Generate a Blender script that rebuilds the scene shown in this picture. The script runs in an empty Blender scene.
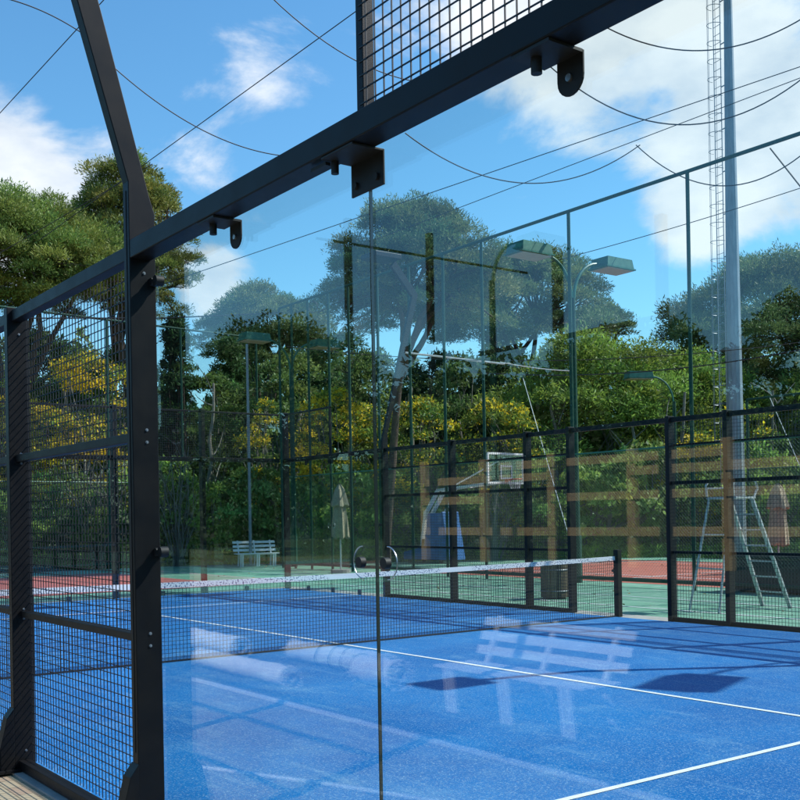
import bpy, math, random
import numpy as np
from mathutils import Vector, Matrix
random.seed(7)
RNG = np.random.default_rng(11)
sc = bpy.context.scene
COL = sc.collection
pi = math.pi

# ------------------------------------------------------------------ camera frame
CAM = Vector((1.1014, -2.2649, 1.5818))
YAW, ROLL, FPX, CY = .9368, -.0177, 1063.59, 516.78
F = Vector((-math.sin(YAW), math.cos(YAW), 0)); R = Vector((math.cos(YAW), math.sin(YAW), 0)); U = Vector((0, 0, 1))
R2 = R*math.cos(ROLL)+U*math.sin(ROLL); U2 = U*math.cos(ROLL)-R*math.sin(ROLL)
def at(px, depth, py=None):
    """survey point: bearing px at a real distance; on the ground when py is None"""
    d = F + R2*((px-400)/FPX)
    if py is None:
        p = CAM + d*depth; p.z = 0; return p
    return CAM + (d + U2*((CY-py)/FPX))*depth
def zat(px, py, depth): return at(px, depth, py).z

# ------------------------------------------------------------------ mesh builder
class MB:
    def __init__(s): s.v = []; s.f = []
    def add(s, vs, fs):
        n = len(s.v); s.v += [tuple(v) for v in vs]; s.f += [tuple(i+n for i in f) for f in fs]; return s
    def box(s, x0, x1, y0, y1, z0, z1):
        x0, x1 = min(x0, x1), max(x0, x1); y0, y1 = min(y0, y1), max(y0, y1); z0, z1 = min(z0, z1), max(z0, z1)
        vs = [(x, y, z) for z in (z0, z1) for y in (y0, y1) for x in (x0, x1)]
        return s.add(vs, [(0, 2, 3, 1), (4, 5, 7, 6), (0, 1, 5, 4), (2, 6, 7, 3), (0, 4, 6, 2), (1, 3, 7, 5)])
    def bar(s, a, b, w, h, up=(0, 0, 1)):
        a = Vector(a); b = Vector(b); d = (b-a).normalized(); up = Vector(up)
        if abs(d.dot(up)) > .98: up = Vector((1, 0, 0))
        r = d.cross(up).normalized(); u = r.cross(d)
        vs = [p + r*(i*w/2)+u*(j*h/2) for p in (a, b) for i, j in ((-1, -1), (1, -1), (1, 1), (-1, 1))]
        return s.add(vs, [(0, 1, 2, 3), (7, 6, 5, 4), (0, 4, 5, 1), (1, 5, 6, 2), (2, 6, 7, 3), (3, 7, 4, 0)])
    def tube(s, pts, rad, n=8, caps=True):
        pts = [Vector(p) for p in pts]
        if not hasattr(rad, '__len__'): rad = [rad]*len(pts)
        vs = []; ref = None
        for i, p in enumerate(pts):
            d = (pts[min(i+1, len(pts)-1)]-pts[max(i-1, 0)]).normalized()
            if ref is None: ref = Vector((0, 0, 1)) if abs(d.z) < .9 else Vector((1, 0, 0))
            r = d.cross(ref).normalized(); u = r.cross(d).normalized(); ref = u
            for k in range(n):
                a = 2*pi*k/n; vs.append(p + (r*math.cos(a)+u*math.sin(a))*rad[i])
        fs = []
        for i in range(len(pts)-1):
            for k in range(n):
                k2 = (k+1) % n; fs.append((i*n+k, i*n+k2, (i+1)*n+k2, (i+1)*n+k))
        if caps: fs += [tuple(range(n))[::-1], tuple((len(pts)-1)*n+k for k in range(n))]
        return s.add(vs, fs)
    def prism(s, poly, axis, a, b):
        """poly: 2D points, extruded along axis from a to b"""
        def mk(p, t):
            return {'x': (t, p[0], p[1]), 'y': (p[0], t, p[1]), 'z': (p[0], p[1], t)}[axis]
        n = len(poly); vs = [mk(p, a) for p in poly]+[mk(p, b) for p in poly]
        fs = [tuple(range(n))[::-1], tuple(range(n, 2*n))]+[(k, (k+1) % n, n+(k+1) % n, n+k) for k in range(n)]
        return s.add(vs, fs)
    def disc(s, c, axis, r, h, n=20):
        c = Vector(c); ax = Vector(axis).normalized()
        return s.tube([c-ax*h/2, c+ax*h/2], r, n)
    def ball(s, c, r, n=10, m=7, sx=1, sy=1, sz=1):
        vs = []; fs = []
        for j in range(m+1):
            t = pi*j/m
            for k in range(n):
                a = 2*pi*k/n
                vs.append((c[0]+sx*r*math.sin(t)*math.cos(a), c[1]+sy*r*math.sin(t)*math.sin(a), c[2]+sz*r*math.cos(t)))
        for j in range(m):
            for k in range(n):
                fs.append((j*n+k, (j+1)*n+k, (j+1)*n+(k+1) % n, j*n+(k+1) % n))
        return s.add(vs, fs)
    def build(s, name, mat, parent=None, smooth=False, bevel=0, loc=None):
        me = bpy.data.meshes.new(name); me.from_pydata(s.v, [], s.f); me.update()
        o = bpy.data.objects.new(name, me); COL.objects.link(o)
        me.materials.append(mat)
        if smooth:
            me.polygons.foreach_set('use_smooth', [True]*len(me.polygons))
            try: me.set_sharp_from_angle(angle=math.radians(40))
            except Exception: pass
        if bevel:
            m = o.modifiers.new('bevel', 'BEVEL'); m.width = bevel; m.segments = 2; m.limit_method = 'ANGLE'
        if parent: o.parent = parent
        if loc: o.location = loc
        return o
def tag(o, label, cat, group=None):
    o['label'] = label; o['category'] = cat
    if group: o['group'] = group
    return o
def thing(name, label, cat, loc=(0, 0, 0), rz=0, group=None):
    o = bpy.data.objects.new(name, None); COL.objects.link(o); o.location = loc; o.rotation_euler = (0, 0, rz)
    o.empty_display_size = .2
    return tag(o, label, cat, group)
def struct(o): o['kind'] = 'structure'; return o
def stuff(o, label=None, cat=None):
    o['kind'] = 'stuff'
    if label: o['label'] = label; o['category'] = cat
    return o
def dup(root, loc, rz=0, scale=None, label=None):
    r = root.copy(); COL.objects.link(r); r.location = loc; r.rotation_euler = (0, 0, rz)
    if scale: r.scale = scale if hasattr(scale, '__len__') else (scale,)*3
    if label: r['label'] = label
    for ch in list(root.children):
        c = ch.copy(); COL.objects.link(c); c.parent = r
        for g in ch.children:
            d = g.copy(); COL.objects.link(d); d.parent = c
    return r

# ------------------------------------------------------------------ materials
def newmat(name):
    m = bpy.data.materials.new(name); m.use_nodes = True; nt = m.node_tree; nt.nodes.clear()
    out = nt.nodes.new('ShaderNodeOutputMaterial'); return m, nt, out
def N(nt, t, **kw):
    n = nt.nodes.new(t)
    for k, v in kw.items():
        if k.startswith('i_'): n.inputs[k[2:].replace('_', ' ')].default_value = v
        else: setattr(n, k, v)
    return n
def pmat(name, c1, c2=None, rough=.5, metal=0, scale=20, bump=0, bscale=None, spec=.5, stretch=None, detail=6, coords='Object'):
    """base colour varied between c1 and c2 by noise, with optional bump"""
    m, nt, out = newmat(name); L = nt.links.new
    b = N(nt, 'ShaderNodeBsdfPrincipled', i_Roughness=rough, i_Metallic=metal)
    b.inputs['Specular IOR Level'].default_value = spec
    L(b.outputs[0], out.inputs[0])
    tc = N(nt, 'ShaderNodeTexCoord'); mp = N(nt, 'ShaderNodeMapping')
    L(tc.outputs[coords], mp.inputs[0])
    if stretch: mp.inputs['Scale'].default_value = stretch
    nz = N(nt, 'ShaderNodeTexNoise', i_Scale=scale, i_Detail=detail, i_Roughness=.65)
    L(mp.outputs[0], nz.inputs['Vector'])
    c2 = c2 or tuple(x*.75 for x in c1)
    rp = N(nt, 'ShaderNodeValToRGB'); rp.color_ramp.elements[0].position = .32; rp.color_ramp.elements[1].position = .68
    rp.color_ramp.elements[0].color = (*c1, 1); rp.color_ramp.elements[1].color = (*c2, 1)
    L(nz.outputs[0], rp.inputs[0]); L(rp.outputs[0], b.inputs['Base Color'])
    mr = N(nt, 'ShaderNodeMapRange'); mr.inputs['To Min'].default_value = max(rough-.1, .03); mr.inputs['To Max'].default_value = min(rough+.12, 1)
    L(nz.outputs[0], mr.inputs[0]); L(mr.outputs[0], b.inputs['Roughness'])
    if bump:
        n2 = N(nt, 'ShaderNodeTexNoise', i_Scale=bscale or scale*4, i_Detail=4)
        L(mp.outputs[0], n2.inputs['Vector'])
        bp = N(nt, 'ShaderNodeBump', i_Strength=bump, i_Distance=.01); L(n2.outputs[0], bp.inputs['Height']); L(bp.outputs[0], b.inputs['Normal'])
    return m
M = {}
M['black'] = pmat('black_powder_coat', (.0045, .0055, .008), (.010, .0095, .010), .45, 0, 7, .12, 400, spec=.22)
M['blackmat'] = pmat('black_plastic', (.008, .008, .009), (.015, .015, .016), .6, 0, 30)
M['wire'] = pmat('black_wire', (.012, .013, .015), (.02, .02, .024), .5, 0, 30)
M['green'] = pmat('green_paint', (.012, .10, .07), (.02, .15, .105), .4, 0, 8)
M['greendark'] = pmat('dark_green_paint', (.010, .05, .036), (.014, .075, .05), .7, 0, 12, spec=.25)
M['zinc'] = pmat('galvanised_steel', (.30, .33, .37), (.20, .23, .27), .45, .35, 3, 0, stretch=(4, 4, .6))
M['steel'] = pmat('stainless_steel', (.6, .6, .6), (.45, .46, .47), .28, .9, 15)
M['alu'] = pmat('aluminium_tube', (.62, .62, .60), (.45, .45, .44), .4, .3, 12)
M['white'] = pmat('white_paint', (.86, .86, .84), (.76, .76, .73), .5, 0, 9)
M['whiteline'] = pmat('line_paint', (.80, .82, .84), (.60, .66, .72), .8, 0, 30)
M['lens'] = pmat('lamp_lens', (.50, .47, .40), (.42, .40, .35), .3, 0, 6)
M['blueplastic'] = pmat('blue_padding', (.03, .16, .45), (.02, .11, .33), .5, 0, 6)
M['red'] = pmat('red_rim', (.5, .03, .02), (.35, .02, .02), .4, 0, 10)
M['cloth'] = pmat('parasol_cloth', (.42, .36, .25), (.28, .24, .17), .9, 0, 10, .3, 60)
M['wood'] = pmat('weathered_timber', (.64, .44, .20), (.44, .29, .13), .75, 0, 5, .4, 40, stretch=(1, 1, 1))
M['barrel'] = pmat('barrel_wood', (.24, .18, .11), (.10, .075, .05), .8, 0, 6, .5, 40, stretch=(6, 6, .6))
M['concrete'] = pmat('concrete', (.42, .41, .38), (.30, .29, .27), .9, 0, 5, .3, 80)
M['roll'] = pmat('turf_roll_backing', (.86, .86, .84), (.72, .72, .70), .85, 0, 6, .4, 90)
M['fringe'] = pmat('turf_fringe', (.62, .62, .58), (.35, .38, .36), .9, 0, 30)
M['bark'] = pmat('pine_bark', (.11, .075, .052), (.05, .036, .028), .95, 0, 4, .9, 22, stretch=(3, 3, .7))
M['barkgrey'] = pmat('grey_bark', (.26, .24, .21), (.14, .12, .10), .95, 0, 5, .7, 25, stretch=(3, 3, .7))
M['cable'] = pmat('cable_sheath', (.015, .015, .018), (.03, .03, .035), .6, 0, 10)
M['cablelight'] = pmat('sunlit_white_cable', (.75, .75, .72), (.55, .55, .52), .5, 0, 10)  # sunlight painted into the colour of the lit cables; plain white on the stays
M['darkbox'] = pmat('dark_tarp', (.05, .055, .055), (.03, .033, .034), .8, 0, 6, .3)
M['earth'] = pmat('earth', (.17, .15, .09), (.09, .10, .045), 1, 0, .8, .6, 12, detail=10)
M['verge'] = pmat('verge', (.075, .12, .03), (.13, .13, .06), 1, 0, .9, .6, 20, detail=10)
M['gravel'] = pmat('gravel', (.085, .08, .065), (.05, .055, .035), 1, 0, 3, .8, 60, detail=12)

def court_paint(name, c1, c2, c3, rough=.85):
    """acrylic court: colour, faded patches and stains"""
    m, nt, out = newmat(name); L = nt.links.new
    b = N(nt, 'ShaderNodeBsdfPrincipled', i_Roughness=rough); L(b.outputs[0], out.inputs[0])
    tc = N(nt, 'ShaderNodeTexCoord')
    n1 = N(nt, 'ShaderNodeTexNoise', i_Scale=.35, i_Detail=8, i_Roughness=.65); n2 = N(nt, 'ShaderNodeTexNoise', i_Scale=2.5, i_Detail=8, i_Roughness=.7)
    L(tc.outputs['Object'], n1.inputs['Vector']); L(tc.outputs['Object'], n2.inputs['Vector'])
    r1 = N(nt, 'ShaderNodeValToRGB'); r1.color_ramp.elements[0].position = .38; r1.color_ramp.elements[1].position = .62
    r1.color_ramp.elements[0].color = (*c1, 1); r1.color_ramp.elements[1].color = (*c2, 1)
    r2 = N(nt, 'ShaderNodeMapRange'); r2.inputs['From Min'].default_value = .50; r2.inputs['From Max'].default_value = .68; r2.inputs['To Max'].default_value = .7
    mx = N(nt, 'ShaderNodeMix', data_type='RGBA'); mx.inputs['B'].default_value = (*c3, 1)
    L(n1.outputs[0], r1.inputs[0]); L(n2.outputs[0], r2.inputs[0]); L(r2.outputs[0], mx.inputs['Factor']); L(r1.outputs[0], mx.inputs['A'])
    L(mx.outputs['Result'], b.inputs['Base Color'])
    n3 = N(nt, 'ShaderNodeTexNoise', i_Scale=300, i_Detail=2); L(tc.outputs['Object'], n3.inputs['Vector'])
    bp = N(nt, 'ShaderNodeBump', i_Strength=.25, i_Distance=.003); L(n3.outputs[0], bp.inputs['Height']); L(bp.outputs[0], b.inputs['Normal'])
    return m
M['greencourt'] = court_paint('green_acrylic', (.10, .27, .18), (.15, .33, .235), (.34, .46, .38))
M['redcourt'] = court_paint('red_acrylic', (.46, .115, .075), (.40, .09, .06), (.50, .20, .15))

def turf_mat():
    m, nt, out = newmat('blue_sanded_turf'); L = nt.links.new
    b = N(nt, 'ShaderNodeBsdfPrincipled', i_Roughness=.9); b.inputs['Specular IOR Level'].default_value = .12; L(b.outputs[0], out.inputs[0])
    tc = N(nt, 'ShaderNodeTexCoord')
    def nz(scale, stretch, det, rot=0, ro=.65):
        mp = N(nt, 'ShaderNodeMapping'); mp.inputs['Scale'].default_value = stretch; mp.inputs['Rotation'].default_value = (0, 0, rot)
        L(tc.outputs['Object'], mp.inputs[0]); n = N(nt, 'ShaderNodeTexNoise', i_Scale=scale, i_Detail=det, i_Roughness=ro); L(mp.outputs[0], n.inputs['Vector']); return n.outputs[0]
    def ramp(src, lo, hi, a=0., z=1.):
        r = N(nt, 'ShaderNodeMapRange', interpolation_type='SMOOTHSTEP'); L(src, r.inputs[0])
        r.inputs['From Min'].default_value = lo; r.inputs['From Max'].default_value = hi; r.inputs['To Min'].default_value = a; r.inputs['To Max'].default_value = z; return r.outputs[0]
    def mix(f, a, bb, typ='MIX'):
        x = N(nt, 'ShaderNodeMix', data_type='RGBA', blend_type=typ); L(f, x.inputs['Factor'])
        for s, v in (('A', a), ('B', bb)):
            if isinstance(v, tuple): x.inputs[s].default_value = (*v, 1)
            else: L(v, x.inputs[s])
        return x.outputs['Result']
    base = mix(ramp(nz(.45, (1, 1, 1), 6), .35, .65), (.003, .122, .38), (.007, .172, .47))
    # sand worked into the pile, in wind-blown streaks and broad patches
    s1 = ramp(nz(1.1, (1, 1.0, 1), 9, .5, .75), .50, .74, 0, .36)
    s2 = ramp(nz(2.2, (.5, 3.0, 1), 8, .55, .7), .52, .74, 0, .32)
    col = mix(s1, base, (.20, .40, .58)); col = mix(s2, col, (.23, .44, .62))
    # single sand grains and pile shadow
    g1 = ramp(nz(70, (1, 1, 1), 3, 0, .85), .53, .64, 0, .60)
    col = mix(g1, col, (.34, .52, .68))
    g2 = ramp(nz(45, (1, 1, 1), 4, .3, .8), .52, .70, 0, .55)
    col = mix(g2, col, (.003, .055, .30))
    # roll seams every 3.9 m along the court
    L(col, b.inputs['Base Color'])
    bp = N(nt, 'ShaderNodeBump', i_Strength=.8, i_Distance=.006); L(nz(160, (1, 1, 1), 3), bp.inputs['Height']); L(bp.outputs[0], b.inputs['Normal'])
    return m
M['turf'] = turf_mat()

def brick_mat():
    m, nt, out = newmat('clay_pavers'); L = nt.links.new
    b = N(nt, 'ShaderNodeBsdfPrincipled', i_Roughness=.9); L(b.outputs[0], out.inputs[0])
    tc = N(nt, 'ShaderNodeTexCoord')
    br = N(nt, 'ShaderNodeTexBrick', i_Scale=1.0); br.inputs['Brick Width'].default_value = .2; br.inputs['Row Height'].default_value = .1
    br.inputs['Mortar Size'].default_value = .004; br.inputs['Color1'].default_value = (.42, .36, .25, 1); br.inputs['Color2'].default_value = (.34, .21, .16, 1)
    br.inputs['Mortar'].default_value = (.16, .13, .09, 1); br.inputs['Bias'].default_value = -.45
    L(tc.outputs['Object'], br.inputs['Vector'])
    n = N(nt, 'ShaderNodeTexNoise', i_Scale=9, i_Detail=10, i_Roughness=.75); L(tc.outputs['Object'], n.inputs['Vector'])
    mx = N(nt, 'ShaderNodeMix', data_type='RGBA', blend_type='MULTIPLY'); mx.inputs['Factor'].default_value = .7
    mr = N(nt, 'ShaderNodeValToRGB'); mr.color_ramp.elements[0].color = (.55, .55, .5, 1); mr.color_ramp.elements[1].color = (1.1, 1.1, 1.05, 1)
    L(n.outputs[0], mr.inputs[0]); L(br.outputs[0], mx.inputs['A']); L(mr.outputs[0], mx.inputs['B']); L(mx.outputs['Result'], b.inputs['Base Color'])
    bp = N(nt, 'ShaderNodeBump', i_Strength=.6, i_Distance=.006, invert=True); L(br.outputs['Fac'], bp.inputs['Height']); L(bp.outputs[0], b.inputs['Normal'])
    return m
M['pavers'] = brick_mat()

def glass_mat(name='clear_glass', tint=(.93, .975, .965), gain=1.0, alpha=0):
    """thin pane: Fresnel-weighted mirror over clear transmission, on each of its two faces"""
    m, nt, out = newmat(name); L = nt.links.new
    geo = N(nt, 'ShaderNodeNewGeometry')
    dt = N(nt, 'ShaderNodeVectorMath', operation='DOT_PRODUCT'); L(geo.outputs['Normal'], dt.inputs[0]); L(geo.outputs['Incoming'], dt.inputs[1])
    ab = N(nt, 'ShaderNodeMath', operation='ABSOLUTE'); L(dt.outputs['Value'], ab.inputs[0])
    om = N(nt, 'ShaderNodeMath', operation='SUBTRACT'); om.inputs[0].default_value = 1; L(ab.outputs[0], om.inputs[1])
    pw = N(nt, 'ShaderNodeMath', operation='POWER'); L(om.outputs[0], pw.inputs[0]); pw.inputs[1].default_value = 5
    ma = N(nt, 'ShaderNodeMath', operation='MULTIPLY_ADD', use_clamp=True); L(pw.outputs[0], ma.inputs[0]); ma.inputs[1].default_value = .95*gain; ma.inputs[2].default_value = .045*gain
    tr = N(nt, 'ShaderNodeBsdfTransparent', i_Color=(*tint, 1)); gl = N(nt, 'ShaderNodeBsdfGlossy', i_Roughness=.0)
    mx = N(nt, 'ShaderNodeMixShader'); L(ma.outputs[0], mx.inputs[0]); L(tr.outputs[0], mx.inputs[1]); L(gl.outputs[0], mx.inputs[2])
    L(mx.outputs[0], out.inputs[0]); return m
M['glass'] = glass_mat(gain=1.35)
M['edge'] = pmat('glass_edge', (.03, .045, .045), (.02, .03, .03), .2, 0, 3)

def leaf_mat(name, trans=.35):
    m, nt, out = newmat(name); L = nt.links.new
    at_ = N(nt, 'ShaderNodeAttribute', attribute_name='tint')
    d = N(nt, 'ShaderNodeBsdfPrincipled', i_Roughness=.55); d.inputs['Specular IOR Level'].default_value = .35
    t = N(nt, 'ShaderNodeBsdfTranslucent'); mx = N(nt, 'ShaderNodeMixShader'); mx.inputs[0].default_value = trans
    L(at_.outputs['Color'], d.inputs['Base Color']); L(at_.outputs['Color'], t.inputs['Color'])
    L(d.outputs[0], mx.inputs[1]); L(t.outputs[0], mx.inputs[2]); L(mx.outputs[0], out.inputs[0]); return m
M['leaf'] = leaf_mat('foliage', .48)
M['needle'] = leaf_mat('needles', .32)

# ------------------------------------------------------------------ setting: ground sheets
def sheet(name, x0, x1, y0, y1, z, mat, th=None):
    m = MB()
    if th: m.box(x0, x1, y0, y1, z-th, z)
    else: m.add([(x0, y0, z), (x1, y0, z), (x1, y1, z), (x0, y1, z)], [(0, 1, 2, 3)])
    return struct(m.build(name, mat))
sheet('ground', -500, 500, -500, 500, -.13, M['earth'])
sheet('verge', -95, 40, -60, 80, -.125, M['verge'])
sheet('green_court_surface', -34, 14, 10.45, 27.6, -.02, M['greencourt'], .09)
sheet('green_court_surface', -34, -20.45, -14, 10.45, -.02, M['greencourt'], .09)
sheet('red_court_surface', -24.2, -2.2, 16.3, 25.4, -.016, M['redcourt'])
sheet('red_court_surface', -31.2, -22.3, -12, 10.1, -.016, M['redcourt'])
sheet('court_plinth', -20.45, .45, -.26, 10.45, -.006, M['concrete'], .10)
sheet('blue_padel_turf', -20.0, 0, -.07, 9.93, .004, M['turf'])
sheet('paved_path', -34, 6, -2.52, -.26, -.02, M['pavers'], .09)
sheet('path_kerb', -34, 6, -2.575, -2.52, .0, M['white'], .14)
sheet('gravel_yard', -34, 12, -24, -2.575, -.04, M['gravel'])

def ln(x0, x1, y0, y1, z=.008, name='court_line'):
    return struct(MB().add([(x0, y0, z), (x1, y0, z), (x1, y1, z), (x0, y1, z)], [(0, 1, 2, 3)]).build(name, M['whiteline']))
ln(-3.13, -3.08, -.06, 9.92); ln(-16.97, -16.92, -.06, 9.92)
ln(-16.92, -3.13, 4.965, 5.015)
for yy in (17.2, 18.55, 24.4): ln(-22.6, -3.4, yy-.03, yy+.03, -.012, 'tennis_line')
for xx in (-22.6, -16.5, -3.4): ln(xx-.03, xx+.03, 17.2, 24.4, -.011, 'tennis_line')
for yy in (11.6, 13.3): ln(-33, 12, yy-.025, yy+.025, -.015, 'tennis_line')
for xx in (-30.6, -24.0): ln(xx-.03, xx+.03, -11, 9.3, -.012, 'tennis_line')
for xx in (-33.2,): ln(xx-.03, xx+.03, -11, 26, -.015, 'tennis_line')

# ------------------------------------------------------------------ padel enclosure
def wire_panel(x0, x1, y, z0, z1, step=.05, r=.0021, axis='x'):
    m = MB(); n = max(1, round(abs(x1-x0)/step)); k = max(1, round((z1-z0)/step))
    for i in range(1, n):
        t = x0+(x1-x0)*i/n
        if axis == 'x': m.bar((t, y, z0), (t, y, z1), 2*r, 2*r)
        else: m.bar((y, t, z0), (y, t, z1), 2*r, 2*r)
    for j in range(1, k):
        z = z0+(z1-z0)*j/k
        if axis == 'x': m.bar((x0, y+2.05*r, z), (x1, y+2.05*r, z), 2*r, 2*r)
        else: m.bar((y+2.05*r, x0, z), (y+2.05*r, x1, z), 2*r, 2*r)
    return m
def pane(x0, x1, y0, y1, z0, z1, parent):
    g = MB().box(x0, x1, y0, y1, z0, z1).build('glass_pane', M['glass'], parent)
    g.data.materials.append(M['edge'])
    for p in g.data.polygons:                                       # the four narrow faces are the ground edges
        thin = 1 if abs(x1-x0) > abs(y1-y0) else 0
        if abs(p.normal[thin]) < .5: p.material_index = 1
    return g
def bolts(x, ya, yb, out, parent):
    if out > 0: return
    first = None
    for z in (.12, .97, 1.03, 1.97, 2.03, 2.80):
        if first is None:
            first = MB().tube([(0, 0, 0), (.005, 0, 0)], .005, 6).tube([(0, 0, 0), (.0015, 0, 0)], .008, 12).build('bolt', M['zinc'], parent)
            o = first
        else:
            o = first.copy(); COL.objects.link(o); o.parent = parent
        o.location = (x, ya+(yb-ya)*.45, z)
def shoe(x, y, out, parent):
    """gusset and base plate that bolt a post to the slab"""
    m = MB(); m.prism([(y, 0), (y+out*.115, 0), (y+out*.115, .06), (y+out*.045, .34), (y, .40)], 'x', x-.045, x+.045)
    g = m.build('base_bracket', M['black'], parent, bevel=.003)
    MB().box(x-.085, x+.085, y-out*.05, y+out*.17, -.004, .012).build('base_plate', M['black'], parent)
    return g
def side_wall(name, label, y, out):
    """y = inner face of the glass line, out = -1/+1 the outer side"""
    w = thing(name, label, 'court wall', (0, y, 0))
    ya, yb = out*.022, out*.157                                     # posts stand just outside the glass
    def post(s, h, nm='post', wd=.035):
        MB().box(-s-wd, -s+wd, ya, yb, 0, h).build(nm, M['black'], w, bevel=.004)
        if out < 0: shoe(-s, yb, out, w)
        bolts(-s+wd, ya, yb, out, w)
    for s, h in ((0, 4.0), (5.9, 2.97), (8, 2.97), (9, 2.97), (11, 2.97), (12, 2.97), (14, 2.97), (20, 4.0)): post(s, h)
    def rail(s0, s1, z, hh=.05, dd=.05, nm='rail', y0=None):
        y0 = out*.06 if y0 is None else y0
        MB().box(-s0, -s1, y0, y0+out*dd, z-hh/2, z+hh/2).build(nm, M['black'], w, bevel=.003)
    for a, b in ((-.05, 3.84), (16.16, 20.05)):
        MB().box(-a, -b, out*.047, out*.155, 2.865, 2.955).build('beam', M['black'], w, bevel=.005)
    for s0, s1 in ((3.91, 5.865), (5.935, 7.965), (8.035, 8.965), (11.035, 11.965), (12.035, 13.965), (14.035, 16.09)):
        rail(s0, s1, .03, .06, .07, 'bottom_rail'); rail(s0, s1, 1.0, .04, .045); rail(s0, s1, 2.0, .045, .06)
        rail(s0, s1, 2.915, .07, .07, 'top_rail')
        wire_panel(-s0, -s1, out*.050, .06, 2.88).build('mesh_panel', M['wire'], w)
    rail(9.035, 10.965, 2.915, .07, .07, 'top_rail')
    if out > 0: rail(4, 9, 2.55, .03, .03, 'upper_rail', out*.161); rail(11, 16, 2.55, .03, .03, 'upper_rail', out*.161)
    for s0, s1 in ((0, 2), (2, 3.95), (16.05, 18), (18, 20)):
        pane(-s0-.0025, -s1+.0025, 0, out*.012, .012, 2.92, w)
    for s0, s1, se in ((0, 1.94, 1.92), (18.06, 20, 18.08)):
        wire_panel(-s0-.02, -s1+.02, out*.105, 2.955, 3.93).build('mesh_panel', M['wire'], w)
        rail(s0, s1, 3.95, .04, .04, 'upper_rail', out*.06)
        MB().box(-se-.02, -se+.02, out*.052, out*.10, 2.955, 3.97).build('upper_post', M['black'], w, bevel=.003)
    for s in (2, 18):                                               # clamps: plates on the joints, twin discs lower down
        x = -s
        MB().box(x-.10, x+.10, out*.013, out*.021, 2.74, 2.864).box(x-.10, x+.10, out*.021, out*.15, 2.855, 2.864).build('clamp_plate', M['blackmat'], w, bevel=.002)
        b = MB()
        for dx in (-.065, .065): b.disc((x+dx, out*.026, 2.775), (0, 1, 0), .013, .012, 12)
        b.disc((x-.085, out*.10, 2.835), (0, 0, 1), .014, .05, 10)
        b.bar((x-.20, out*.12, 2.848), (x-.1, out*.12, 2.848), .02, .012)
        b.build('clamp_bolt', M['blackmat'], w, smooth=True)
        for sx in (-1, 1):
            c = MB().disc((x+sx*.077, out*.024, 1.42), (0, 1, 0), .020, .022, 20).build('glass_disc', M['blackmat'], w, smooth=True)
            MB().tube([(x+sx*(.077+.058*math.cos(q)), out*.016, 1.42+.058*math.sin(q)) for q in np.linspace(-pi*.5, pi*.5, 15)], .0022, 6).build('washer_ring', M['steel'], c, smooth=True)
    for s in (1, 3, 17, 19):
        x = -s
        poly = [(x-.05, 2.864), (x+.05, 2.864), (x+.05, 2.80)]+[(x+.05*math.cos(a), 2.80-.05*math.sin(a)) for a in np.linspace(0, pi, 12)[1:-1]]+[(x-.05, 2.80)]
        MB().prism(poly, 'y', out*.013, out*.021).build('clamp_lug', M['blackmat'], w, bevel=.002)
        MB().disc((x, out*.024, 2.80), (0, 1, 0), .011, .009, 12).build('clamp_bolt', M['steel'], w, smooth=True)
        MB().disc((x-.05, out*.10, 2.835), (0, 0, 1), .016, .05, 10).box(x-.10, x+.05, out*.021, out*.15, 2.855, 2.864).build('lug_bolt', M['blackmat'], w, smooth=True)
    for s in (16.1, 17, 18, 19, 19.9, .1, 1, 2, 3, 3.8):
        MB().box(-s-.05, -s+.05, out*.013, out*.046, -.002, .10).build('floor_clamp', M['blackmat'], w, bevel=.003)
    for s, zz in ((3.80, 1.43), (3.80, 2.76), (16.2, 1.43), (16.2, 2.76)):
        sg = 1 if s < 10 else -1
        MB().disc((-s+sg*.01, out*.03, zz), (0, 1, 0), .026, .04, 16).disc((-s-sg*.03, out*.035, zz), (0, 1, 0), .02, .04, 16).box(-s-.06, -s+.02, out*.022, out*.04, zz-.02, zz+.02).build('glass_stud', M['blackmat'], w, smooth=True)
    return w
side_wall('side_wall', 'near side wall of the cage, big glass panes under a thick black beam then wire mesh', -.083, -1)
side_wall('side_wall', 'far side wall of the cage, row of black posts with wire mesh behind the net end', 9.95, 1)

def end_wall(x, out, label):
    w = thing('end_wall', label, 'court wall', (x, 0, 0))
    for k in range(1, 5):
        y = 2*k; MB().box(out*.02, out*.18, y-.04, y+.04, 0, 4).build('post', M['black'], w, bevel=.004)
    for z0, z1, nm in ((2.865, 2.955, 'beam'), (3.93, 3.97, 'upper_rail')):
        MB().box(out*.075, out*(.177 if nm == 'beam' else .12), .0, 9.93, z0, z1).build(nm, M['black'], w, bevel=.004)
    for k in range(5):
        pane(0, out*.012, 2*k+(.0 if k else -.06), 2*k+(1.992 if k < 4 else 1.93), .012, 2.92, w)
        wire_panel(2*k+.02, 2*k+1.98, out*.07, 2.955, 3.93, axis='y').build('mesh_panel', M['wire'], w)
    for k in range(1, 10):
        MB().box(out*.013, out*.05, k-.05, k+.05, -.002, .10).build('floor_clamp', M['blackmat'], w)
    return w
end_wall(-20.0, -1, 'far end wall of the cage, glass under a strip of wire mesh, left of the corner post')
end_wall(.0, 1, 'near end wall of the cage closing the court on the camera side')

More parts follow.
